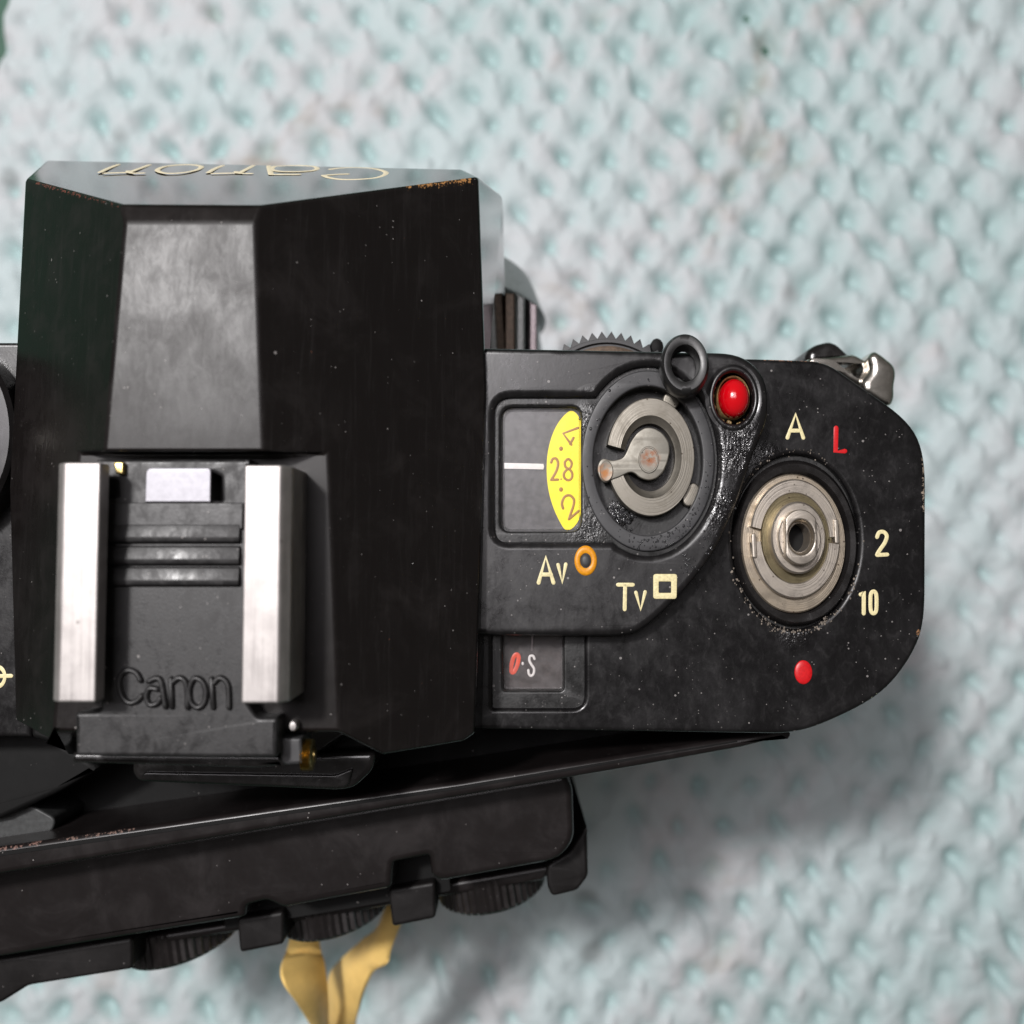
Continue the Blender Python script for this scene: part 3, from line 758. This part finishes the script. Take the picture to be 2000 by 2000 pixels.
fl = ['FL2 BL BR FR2', 'FL FL2 FR2 FR', 'FR FR2 BR SR SRb RB3 RB2 RB MR RF', 'FL LF ML LB LB2 SLb SL BL FL2', 'BL SL SR BR', 'SL SLb SRb SR',
      'FL FR RF N1 N0 LF', 'N0 N1 N1d N0d', 'RF RFs N1', 'N1 RFs RFd N1d', 'RF MR MRd RFd RFs', 'MR RB RBd MRd', 'RB RB2 RB2d RBd', 'RB2 RB3 RB3d RB2d',
      'SRb SRb2 RB3d RB3', 'SRb SLb SLb2 SRb2', 'SLb LB2 LB2d SLb2', 'LB LBd LB2d LB2', 'ML MLd LBd LB', 'LF LFs LFd MLd ML', 'LF N0 LFs', 'N0 N0d LFd LFs',
      'N0d N1d RFd MRd RBd RB2d RB3d SRb2 SLb2 LB2d LBd MLd LFd']
bm = solid(V, [[I[x] for x in f.split()] for f in fl])
bevel(bm, .55, 4, 14)
pr_o = obj('prism_housing', bm, M['prism'], K, smooth=50, wn=True)
pr_o.data.materials.append(M['mirror']); pr_o.data.materials.append(M['slope'])
for pg in pr_o.data.polygons:                 # front, side and rear walls carry the glossy enamel
    if pg.normal.z < .56: pg.material_index = 1
    elif abs(pg.normal.x) > .25: pg.material_index = 2
# front nameplate script, seen upside down from behind
npn = NP[1] if NP[1].y > 0 else -NP[1]
W = lambda X, Y: (180+X/3.22, 300+Y/3.22)
glyphs = {
 'C': [[(1500, 97), (1570, 90), (1680, 88), (1790, 97), (1850, 120), (1800, 148), (1690, 160), (1570, 161), (1490, 150), (1455, 136)], [(1455, 136), (1530, 130), (1605, 127)]],
 'a': [[(1110, 76), (1125, 130)], [(1125, 130), (1300, 130)], [(1140, 80), (1290, 74), (1390, 80), (1415, 94), (1380, 106), (1290, 112), (1180, 110), (1130, 98), (1140, 84)]],
 'n': [[(822, 74), (775, 92), (730, 118)], [(760, 124), (900, 121)], [(905, 112), (930, 122), (1000, 124)], [(930, 118), (1015, 74)]],
 'o': [[(545, 70), (640, 70), (688, 82), (650, 104), (560, 120), (460, 122), (410, 104), (450, 82), (545, 70)]],
 'n2': [[(165, 68), (110, 88), (50, 116)], [(80, 122), (235, 117)], [(225, 108), (250, 121), (320, 121)], [(245, 112), (360, 70)]]}
for g, pa in glyphs.items():
    b2 = strokes_bm([[W(*p) for p in q_] for q_ in pa], lambda u, v: PP(u, v, NP)-npn*.015, npn, .24, .035, 4)
    obj('nameplate_letter', b2, M['ivory'], pr_o, smooth=60, label='cream nameplate letter ' + g[0])

# accessory shoe --------------------------------------------------------------------
sh = part_empty('accessory_shoe', K, P(343, 1150, 12))
def extr(sec, y0, y1):       # sec: (X, Z) polygon in mm
    n = len(sec); vs = [Vector((x, y0, z)) for x, z in sec]+[Vector((x, y1, z)) for x, z in sec]
    fs = [list(range(n)), list(range(2*n-1, n-1, -1))]+[[i, (i+1) % n, n+(i+1) % n, n+i] for i in range(n)]
    return solid(vs, fs)
zt = 16.4
def X(u, z): return P(u, 1150, z).x
ya = P(340, 908, zt).y; yb = P(340, 1374, zt).y
xr = X(570, 15.4)
sec = [(X(474, zt), zt), (X(546, zt), zt), (xr, 15.5), (xr, zf-.2), (xr-1.3, zf-.2), (xr-1.3, 14.9), (X(474, zt), 14.9)]
obj('rail', bevel(extr(sec, ya, yb), .16, 3), M['rail'], sh, smooth=40, wn=True)
xl = X(110, 15.8)
ya = P(340, 903, zt).y; yb = P(340, 1372, zt).y
sec = [(X(191, zt), zt), (X(119, zt), zt), (xl, 15.9), (xl, zf-.6), (xl+1.2, zf-.6), (xl+1.2, 14.9), (X(191, zt), 14.9)]
obj('rail', bevel(extr(sec, ya, yb), .16, 3), M['rail'], sh, smooth=40, wn=True)
zb = 13.4
slotc = rnd([(412, 922), (432, 930), (434, 978), (412, 978)], 4, 3)
base = plate('base_plate', [rnd([(188, 897), (488, 897), (480, 1370), (502, 1402), (542, 1402), (540, 1480), (148, 1478), (146, 1392), (196, 1390)], [2, 2, 10, 10, 6, 8, 8, 6, 8]), slotc], zf-.9, zb, M['shoebase'], sh, .3)
plate('contact_spring', rnd([(202, 982), (476, 982), (474, 1034), (202, 1034)], 2), zb-.02, zb+.25, M['shoebase'], sh, .1)
plate('contact_pad', rnd([(285, 914), (412, 914), (411, 981), (283, 981)], [12, 8, 1, 1]), zb-.1, zb+.16, M['contact'], sh, .08, label='pale metal contact pad')
for v_ in (1046, 1089, 1130):
    yy = P(340, v_, zb)
    s2 = [(-.85, -.02), (-.75, .28), (.10, .46), (.42, .40), (.62, -.02)]
    x0_, x1_ = X(206, zb), X(469, zb)
    vs = [Vector((x0_, yy.y-a_, zb+b_)) for a_, b_ in s2]+[Vector((x1_, yy.y-a_, zb+b_)) for a_, b_ in s2]
    n = len(s2)
    bb = solid(vs, [list(range(n)), list(range(2*n-1, n-1, -1))]+[[i, (i+1) % n, n+(i+1) % n, n+i] for i in range(n)])
    obj('ridge', bevel(bb, .06, 2), M['shoebase'], sh, smooth=35)
plate('spring_end', rnd([(221, 902), (241, 902), (241, 926), (226, 926)], 3), zb-.1, zb+.5, M['brassbit'], sh, .12)
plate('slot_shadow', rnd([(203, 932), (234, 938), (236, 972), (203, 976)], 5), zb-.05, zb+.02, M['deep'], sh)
# embossed script on the shoe
E = lambda X_, Y_: (200+X_/6.44, 1290+Y_/6.44)
emb = {
 'C': [[(490, 250), (440, 160), (340, 120), (250, 170), (220, 300), (260, 450), (350, 530), (450, 500), (500, 440)]],
 'a': [[(590, 260), (690, 220), (750, 280), (800, 580)], [(700, 360), (600, 350), (560, 450), (600, 550), (690, 540), (740, 470)]],
 'n': [[(870, 230), (880, 580)], [(880, 280), (960, 220), (1030, 240), (1070, 330), (1080, 590)]],
 'o': [[(1180, 220), (1270, 270), (1310, 400), (1280, 540), (1200, 590), (1120, 520), (1100, 380), (1130, 270), (1180, 220)]],
 'n2': [[(1380, 230), (1400, 590)], [(1400, 290), (1470, 220), (1540, 240), (1590, 330), (1600, 590)]]}
for g, pa in emb.items():
    letter('embossed_letter', [[E(*p) for p in q_] for q_ in pa], zb, M['shoebase'], base, 6.0, .34, label='embossed black letter ' + g[0])
# rear apron, screw and bracket
plate('apron_step', rnd([(140, 1470), (545, 1474), (560, 1494), (500, 1500), (140, 1490)], 5), 9.2, 10.8, M['gloss'], sh, .3)
plate('bracket', rnd([(546, 1440), (588, 1442), (592, 1492), (560, 1494), (548, 1488)], 4), 8.5, 11.6, M['ringgrey'], sh, .2)
q = P(572, 1418, 12)
obj('screw', lathe([(.42, 10), (.42, 11.8), (.3, 12.05), (0, 12.1)], q.x, q.y, n=20), M['rail'], sh, smooth=50)
# side screw with thread, axis across
bm = bmesh.new(); q = P(590, 1474, 10.6); rr = []
for i in range(15):
    rad = (1.15 if i % 2 else .92) if i < 13 else .5
    rr.append([bm.verts.new((q.x+i*.07, q.y+rad*math.cos(a_), q.z+rad*math.sin(a_))) for a_ in [2*math.pi*j/20 for j in range(20)]])
for A, B in zip(rr, rr[1:]):
    for j in range(20): bm.faces.new((A[j], A[(j+1) % 20], B[(j+1) % 20], B[j]))
bm.faces.new(rr[-1]); bmesh.ops.recalc_face_normals(bm, faces=bm.faces)
obj('bracket_screw', bm, M['brassbit'], sh, smooth=30)

# eyepiece ----------------------------------------------------------------------------
ep = plate('eyepiece_frame', rnd([(258, 1478), (735, 1468), (728, 1505), (690, 1540), (660, 1545), (268, 1528), (256, 1510)], [10, 14, 14, 14, 14, 14, 8]), -14, 3.0, M['gloss'], K, .5)
plate('eyepiece_groove', rnd([(280, 1508), (655, 1514), (690, 1500), (680, 1535), (650, 1539), (275, 1524)], 8), 2.9, 3.3, M['gloss'], ep, .15)
plate('rear_housing', rnd([(60, 1400), (900, 1400), (900, 1436), (700, 1466), (200, 1480), (60, 1440)], 8), -12, 2.0, M['deep'], K, .4)

# left shoulder with rewind side --------------------------------------------------------
lp = plate('rewind_plate', rnd([(-420, 668), (60, 668), (60, 1440), (-420, 1440)], [60, 0, 0, 90]), -6, -.05, M['plate'], K, .42)
q = P(-2, 1322, 0)
obj('film_plane_mark', lathe([(.62, -.08), (.62, .02), (.8, .06), (.98, .02), (.98, -.08)], q.x-.1, q.y, n=32), M['gold'], lp, smooth=60)
letter('film_plane_line', [[(-30, 1321), (22, 1320)]], 0, M['gold'], lp, 3.4, sm=1)
q = P(-120, 850, 3)
rw = obj('rewind_dial', lathe([(8.0, -.2), (8.0, 2.4), (7.6, 2.8), (6.2, 2.8), (6.0, 3.4), (0, 3.4)], q.x, q.y, n=64), M['gloss'], K, smooth=35)
obj('rewind_crank', lathe([(4.6, 3.3), (4.6, 4.4), (4.2, 4.8), (0, 4.8)], q.x, q.y, n=48), M['chrome'], rw, smooth=35)
q = P(0, 830, 1.5)
obj('rewind_catch', lathe([(1.2, -.2), (1.2, 1.0), (.8, 1.6), (0, 1.7)], q.x-.3, q.y, n=24), M['chrome'], rw, smooth=50)

# lens mount ------------------------------------------------------------------------------
lmx = (FL2.x+FR2.x)/2; lz = -44
def ylathe(prof, cx, cz, n=96, sx=.75):
    bm = bmesh.new(); rings = []
    for r, y in prof:
        rings.append([bm.verts.new((cx+sx*r*math.cos(2*math.pi*i/n), y, cz+.78*r*math.sin(2*math.pi*i/n))) for i in range(n)])
    for A, B in zip(rings, rings[1:]):
        for i in range(n): bm.faces.new((A[i], A[(i+1) % n], B[(i+1) % n], B[i]))
    bm.faces.new(rings[-1]); bmesh.ops.recalc_face_normals(bm, faces=bm.faces)
    return bm
y1_ = P(1056, 672, lz).y; y2_ = P(1050, 604, lz).y; y3_ = P(1042, 574, lz).y; y4_ = P(1000, 545, lz).y
r1_ = (P(1058, 672, lz).x-lmx)/.75; r2_ = (P(1054, 590, lz).x-lmx)/.75; r3_ = (P(1042, 574, lz).x-lmx)/.75; r4_ = (P(1002, 545, lz).x-lmx)/.75
lm = obj('lens_mount', ylathe([(r1_, 12), (r1_, y1_-1), (r1_*.985, y1_+2), (r2_*1.03, y2_-2), (r2_, y2_), (r3_*1.01, y3_-.5), (r3_*.99, y3_+.6), (r4_*1.05, y4_-1), (r4_, y4_), (r4_-3, y4_+.3), (r4_-4, y4_-4)], lmx, lz), M['grey_lens'], K, smooth=35)
plate('mount_tab', rnd([(985, 571), (1007, 571), (1007, 690), (985, 690)], 2), -26, -17.0, M['brown_tab'], lm, .2)
plate('mount_tab', rnd([(1008, 573), (1025, 580), (1025, 690), (1008, 690)], 2), -26, -18.5, M['lighttab'], lm, .2)
plate('mount_tab', rnd([(1033, 588), (1050, 594), (1050, 690), (1033, 690)], 2), -28, -21, M['pinkgrey'], lm, .2)
plate('mount_slot', rnd([(1023, 580), (1034, 586), (1034, 690), (1023, 690)], 1), -28, -22, M['deep'], lm)

# strap lug and front knob at the winding corner ---------------------------------------------
Z6 = lambda X_, Y_: (1350+X_/3.864, 600+Y_/3.864)
lug = part_empty('strap_lug', K, P(1700, 740, -12))
head = [Z6(*p) for p in [(1335, 370), (1390, 318), (1440, 345), (1545, 430), (1562, 500), (1545, 590), (1548, 680), (1520, 745), (1440, 730), (1300, 640), (1290, 560), (1360, 470)]]
plate('lug_head', rnd(head, 9, 5), -13.5, -8, M['chrome'], lug, .75, 5, label='chrome strap lug head')
neck = [Z6(*p) for p in [(880, 385), (1240, 350), (1330, 400), (1350, 480), (1290, 600), (1200, 560), (1050, 440), (880, 430)]]
plate('lug_neck', rnd(neck, 8, 5), -12.5, -8.8, M['chrome'], lug, .6, 5)
kb = [Z6(*p) for p in [(870, 395), (880, 320), (950, 275), (1050, 250), (1110, 270), (1200, 355), (1260, 420), (900, 440)]]
plate('front_knob', rnd(kb, 8, 5), -16, -9.5, M['gloss'], K, .8, 5)

# open data back -----------------------------------------------------------------------------
db = part_empty('data_back', K, P(600, 1620, -20))
door = plate('door', rnd([(-420, 1716), (0, 1655), (900, 1526), (1440, 1440), (1530, 1424), (1548, 1436), (1448, 1461), (1250, 1497), (0, 1708), (-420, 1780)], [0, 0, 0, 0, 4, 4, 0, 0, 0, 0]), -74, -3, M['door'], db, .5, 4)
plate('light_seal', [(-420, 1724), (0, 1664), (900, 1535), (1440, 1447), (1440, 1449), (900, 1541), (0, 1672), (-420, 1734)], -4, -2.9, M['deep'], db)
mod = plate('data_module', rnd([(-300, 1745), (1105, 1508), (1119, 1540), (1122, 1640), (1100, 1672), (1074, 1684), (861, 1723), (842, 1712), (838, 1672), (768, 1686), (764, 1736), (553, 1775), (520, 1760), (480, 1770), (478, 1793), (47, 1863), (-300, 1920)],
     [0, 14, 10, 20, 20, 10, 12, 8, 6, 6, 10, 8, 8, 8, 8, 10, 0]), -60, -9, M['door'], db, .7, 4)
plate('module_floor', rnd([(430, 1730), (870, 1650), (880, 1740), (440, 1815)], 6), -62, -15, M['deep'], db)
for gp in ([(1147, 1612), (1149, 1712), (1128, 1740), (1078, 1752), (1069, 1732), (1068, 1690), (1112, 1664), (1130, 1636)],
           [(758, 1738), (850, 1722), (851, 1794), (766, 1811)],
           [(462, 1795), (554, 1780), (554, 1845), (468, 1862)],
           [(44, 1866), (258, 1831), (259, 1893), (54, 1926), (0, 1960), (-200, 2010), (-200, 1900)]):
    plate('knob_guard', rnd(gp, 9), -46, -13.5, M['guard'], db, .35, 3)
plate('lip', rnd([(-200, 1908), (47, 1868), (478, 1798), (553, 1782), (766, 1743), (861, 1727), (1074, 1690), (1110, 1668), (1060, 1720), (860, 1752), (560, 1805), (258, 1852), (44, 1888), (-200, 1930)], 4), -50, -17, M['door'], db, .4)
dirv = (P(1074, 1684, -20)-P(47, 1863, -20)).normalized()
nb = Vector((dirv.y, -dirv.x, 0))          # pointing out of the back
if nb.y > 0: nb = -nb
def knob(u, v):
    bm = bmesh.new(); c_ = P(u, v, -24.5); rings = []; n = 96
    for k_, (r, d_) in enumerate([(7.6, -2.5), (7.6, .5), (7.3, .8), (6.2, 1.2), (4.5, 1.5), (2, 1.6)]):
        R_ = []
        for i in range(n):
            a_ = 2*math.pi*i/n; rr_ = r*(1+(.022 if i % 2 else -.012) if k_ < 2 else 1)
            R_.append(bm.verts.new(c_+nb*d_+dirv*(.75*rr_*math.cos(a_))+Vector((0, 0, rr_*math.sin(a_)))))
        rings.append(R_)
    for A, B in zip(rings, rings[1:]):
        for i in range(n): bm.faces.new((A[i], A[(i+1) % n], B[(i+1) % n], B[i]))
    bm.faces.new(rings[-1]); bmesh.ops.recalc_face_normals(bm, faces=bm.faces)
    return bm
for u, v in ((360, 1822), (655, 1770), (960, 1722)):
    obj('adjusting_knob', knob(u, v), M['knob'], db, smooth=20)
# parts in the gap of the open back, with a dark fill
plate('pressure_plate', rnd([(-60, 1590), (60, 1572), (110, 1600), (100, 1628), (-60, 1652)], 14), -14, -7, M['pressure'], db, .2)
plate('gap_shade_fill', [(-380, 1420), (1300, 1420), (1300, 1445), (900, 1512), (0, 1642), (-380, 1698)], -40, -13, M['deep'], K)  # black wedge added between body and door, stands for the gap's shade
plate('rear_cover', rnd([(-300, 1405), (30, 1412), (110, 1448), (195, 1500), (110, 1550), (0, 1600), (-300, 1660)], 8), -14, -5.5, M['deep'], K, .5)

# ------------------------------------------------------------------ loose ring lying on the camera
q = P(1341, 713, 4.4); lk = (CAM.z-4.4)/F
Ro_ = 64*lk; Ri_ = 36*lk
tilt = Matrix.Rotation(math.radians(-5), 4, 'X') @ Matrix.Rotation(math.radians(-3), 4, 'Y')
pr = [(Ro_*.93, 2.72), (Ro_*1.0, 3.0), (Ro_*1.0, 3.8), (Ro_*.95, 4.25), (Ro_*.87, 4.48), (Ro_*.72, 4.5), (Ri_*1.08, 4.4), (Ri_*1.0, 4.15), (Ri_*.98, 3.2), (Ri_*.98, 2.8), (Ro_*.62, 2.72)]
lr = obj('loose_ring', lathe(pr, q.x, q.y, n=72, closed=True, tilt=tilt), black('black_ring_plastic', base=(.013, .013, .013), rough=(.28, .42), dust=.5, grain=.2), None, smooth=45)
lr['label'] = 'small loose black plastic ring lying on the camera beside the red button'; lr['category'] = 'ring'

# ------------------------------------------------------------------ yellow rubber band
def ribbon(bm, secs, th=.4):
    Ls = smoothpath([q[0] for q in secs], 7); Rs = smoothpath([q[1] for q in secs], 7)
    S_ = list(zip(Ls, Rs))
    rings = []
    for i, (l, r) in enumerate(S_):
        m0 = (S_[max(i-1, 0)][0]+S_[max(i-1, 0)][1])/2; m1 = (S_[min(i+1, len(S_)-1)][0]+S_[min(i+1, len(S_)-1)][1])/2
        n_ = (r-l).cross(m1-m0).normalized()
        if n_.z < 0: n_ = -n_
        wv = (r-l)
        ring = []
        for j in range(7):
            f_ = j/6; ring.append(l+wv*f_+n_*(th*(.5+.0*f_)+.5*math.sin(math.pi*f_)))
        for j in range(6, -1, -1):
            f_ = j/6; ring.append(l+wv*f_-n_*(th*.5)+n_*.5*math.sin(math.pi*f_))
        rings.append([bm.verts.new(p) for p in ring])
    n = 14
    for A, B in zip(rings, rings[1:]):
        for j in range(n): bm.faces.new((A[j], A[(j+1) % n], B[(j+1) % n], B[j]))
    bm.faces.new(rings[0]); bm.faces.new(rings[-1])
bm = bmesh.new()
ribbon(bm, [(P(580, 1740, -37), P(618, 1740, -39)), (P(566, 1836, -33.5), P(622, 1839, -36)), (P(550, 1885, -28), P(632, 1882, -33)), (P(556, 1922, -26), P(637, 1925, -32)),
            (P(582, 1962, -28), P(640, 1962, -34)), (P(607, 2004, -34), P(643, 2004, -39)), (P(640, 2060, -48), P(668, 2060, -53)), (P(660, 2110, -68), P(690, 2110, -74))])
ribbon(bm, [(P(760, 1730, -36), P(790, 1790, -34)), (P(742, 1806, -34), P(764, 1846, -30)), (P(708, 1838, -36), P(754, 1880, -28)), (P(670, 1872, -38), P(728, 1897, -31)), (P(646, 1902, -40), P(711, 1932, -33)),
            (P(641, 1950, -41), P(702, 1966, -36)), (P(640, 2004, -45), P(694, 2004, -41)), (P(652, 2060, -56), P(696, 2060, -52)), (P(660, 2110, -72), P(700, 2110, -70))])
bmesh.ops.recalc_face_normals(bm, faces=bm.faces)
rbnd = obj('rubber_band', bm, M['rubber'], None, smooth=60)
rbnd['label'] = 'ochre yellow rubber band hanging from under the open camera back'; rbnd['category'] = 'rubber band'
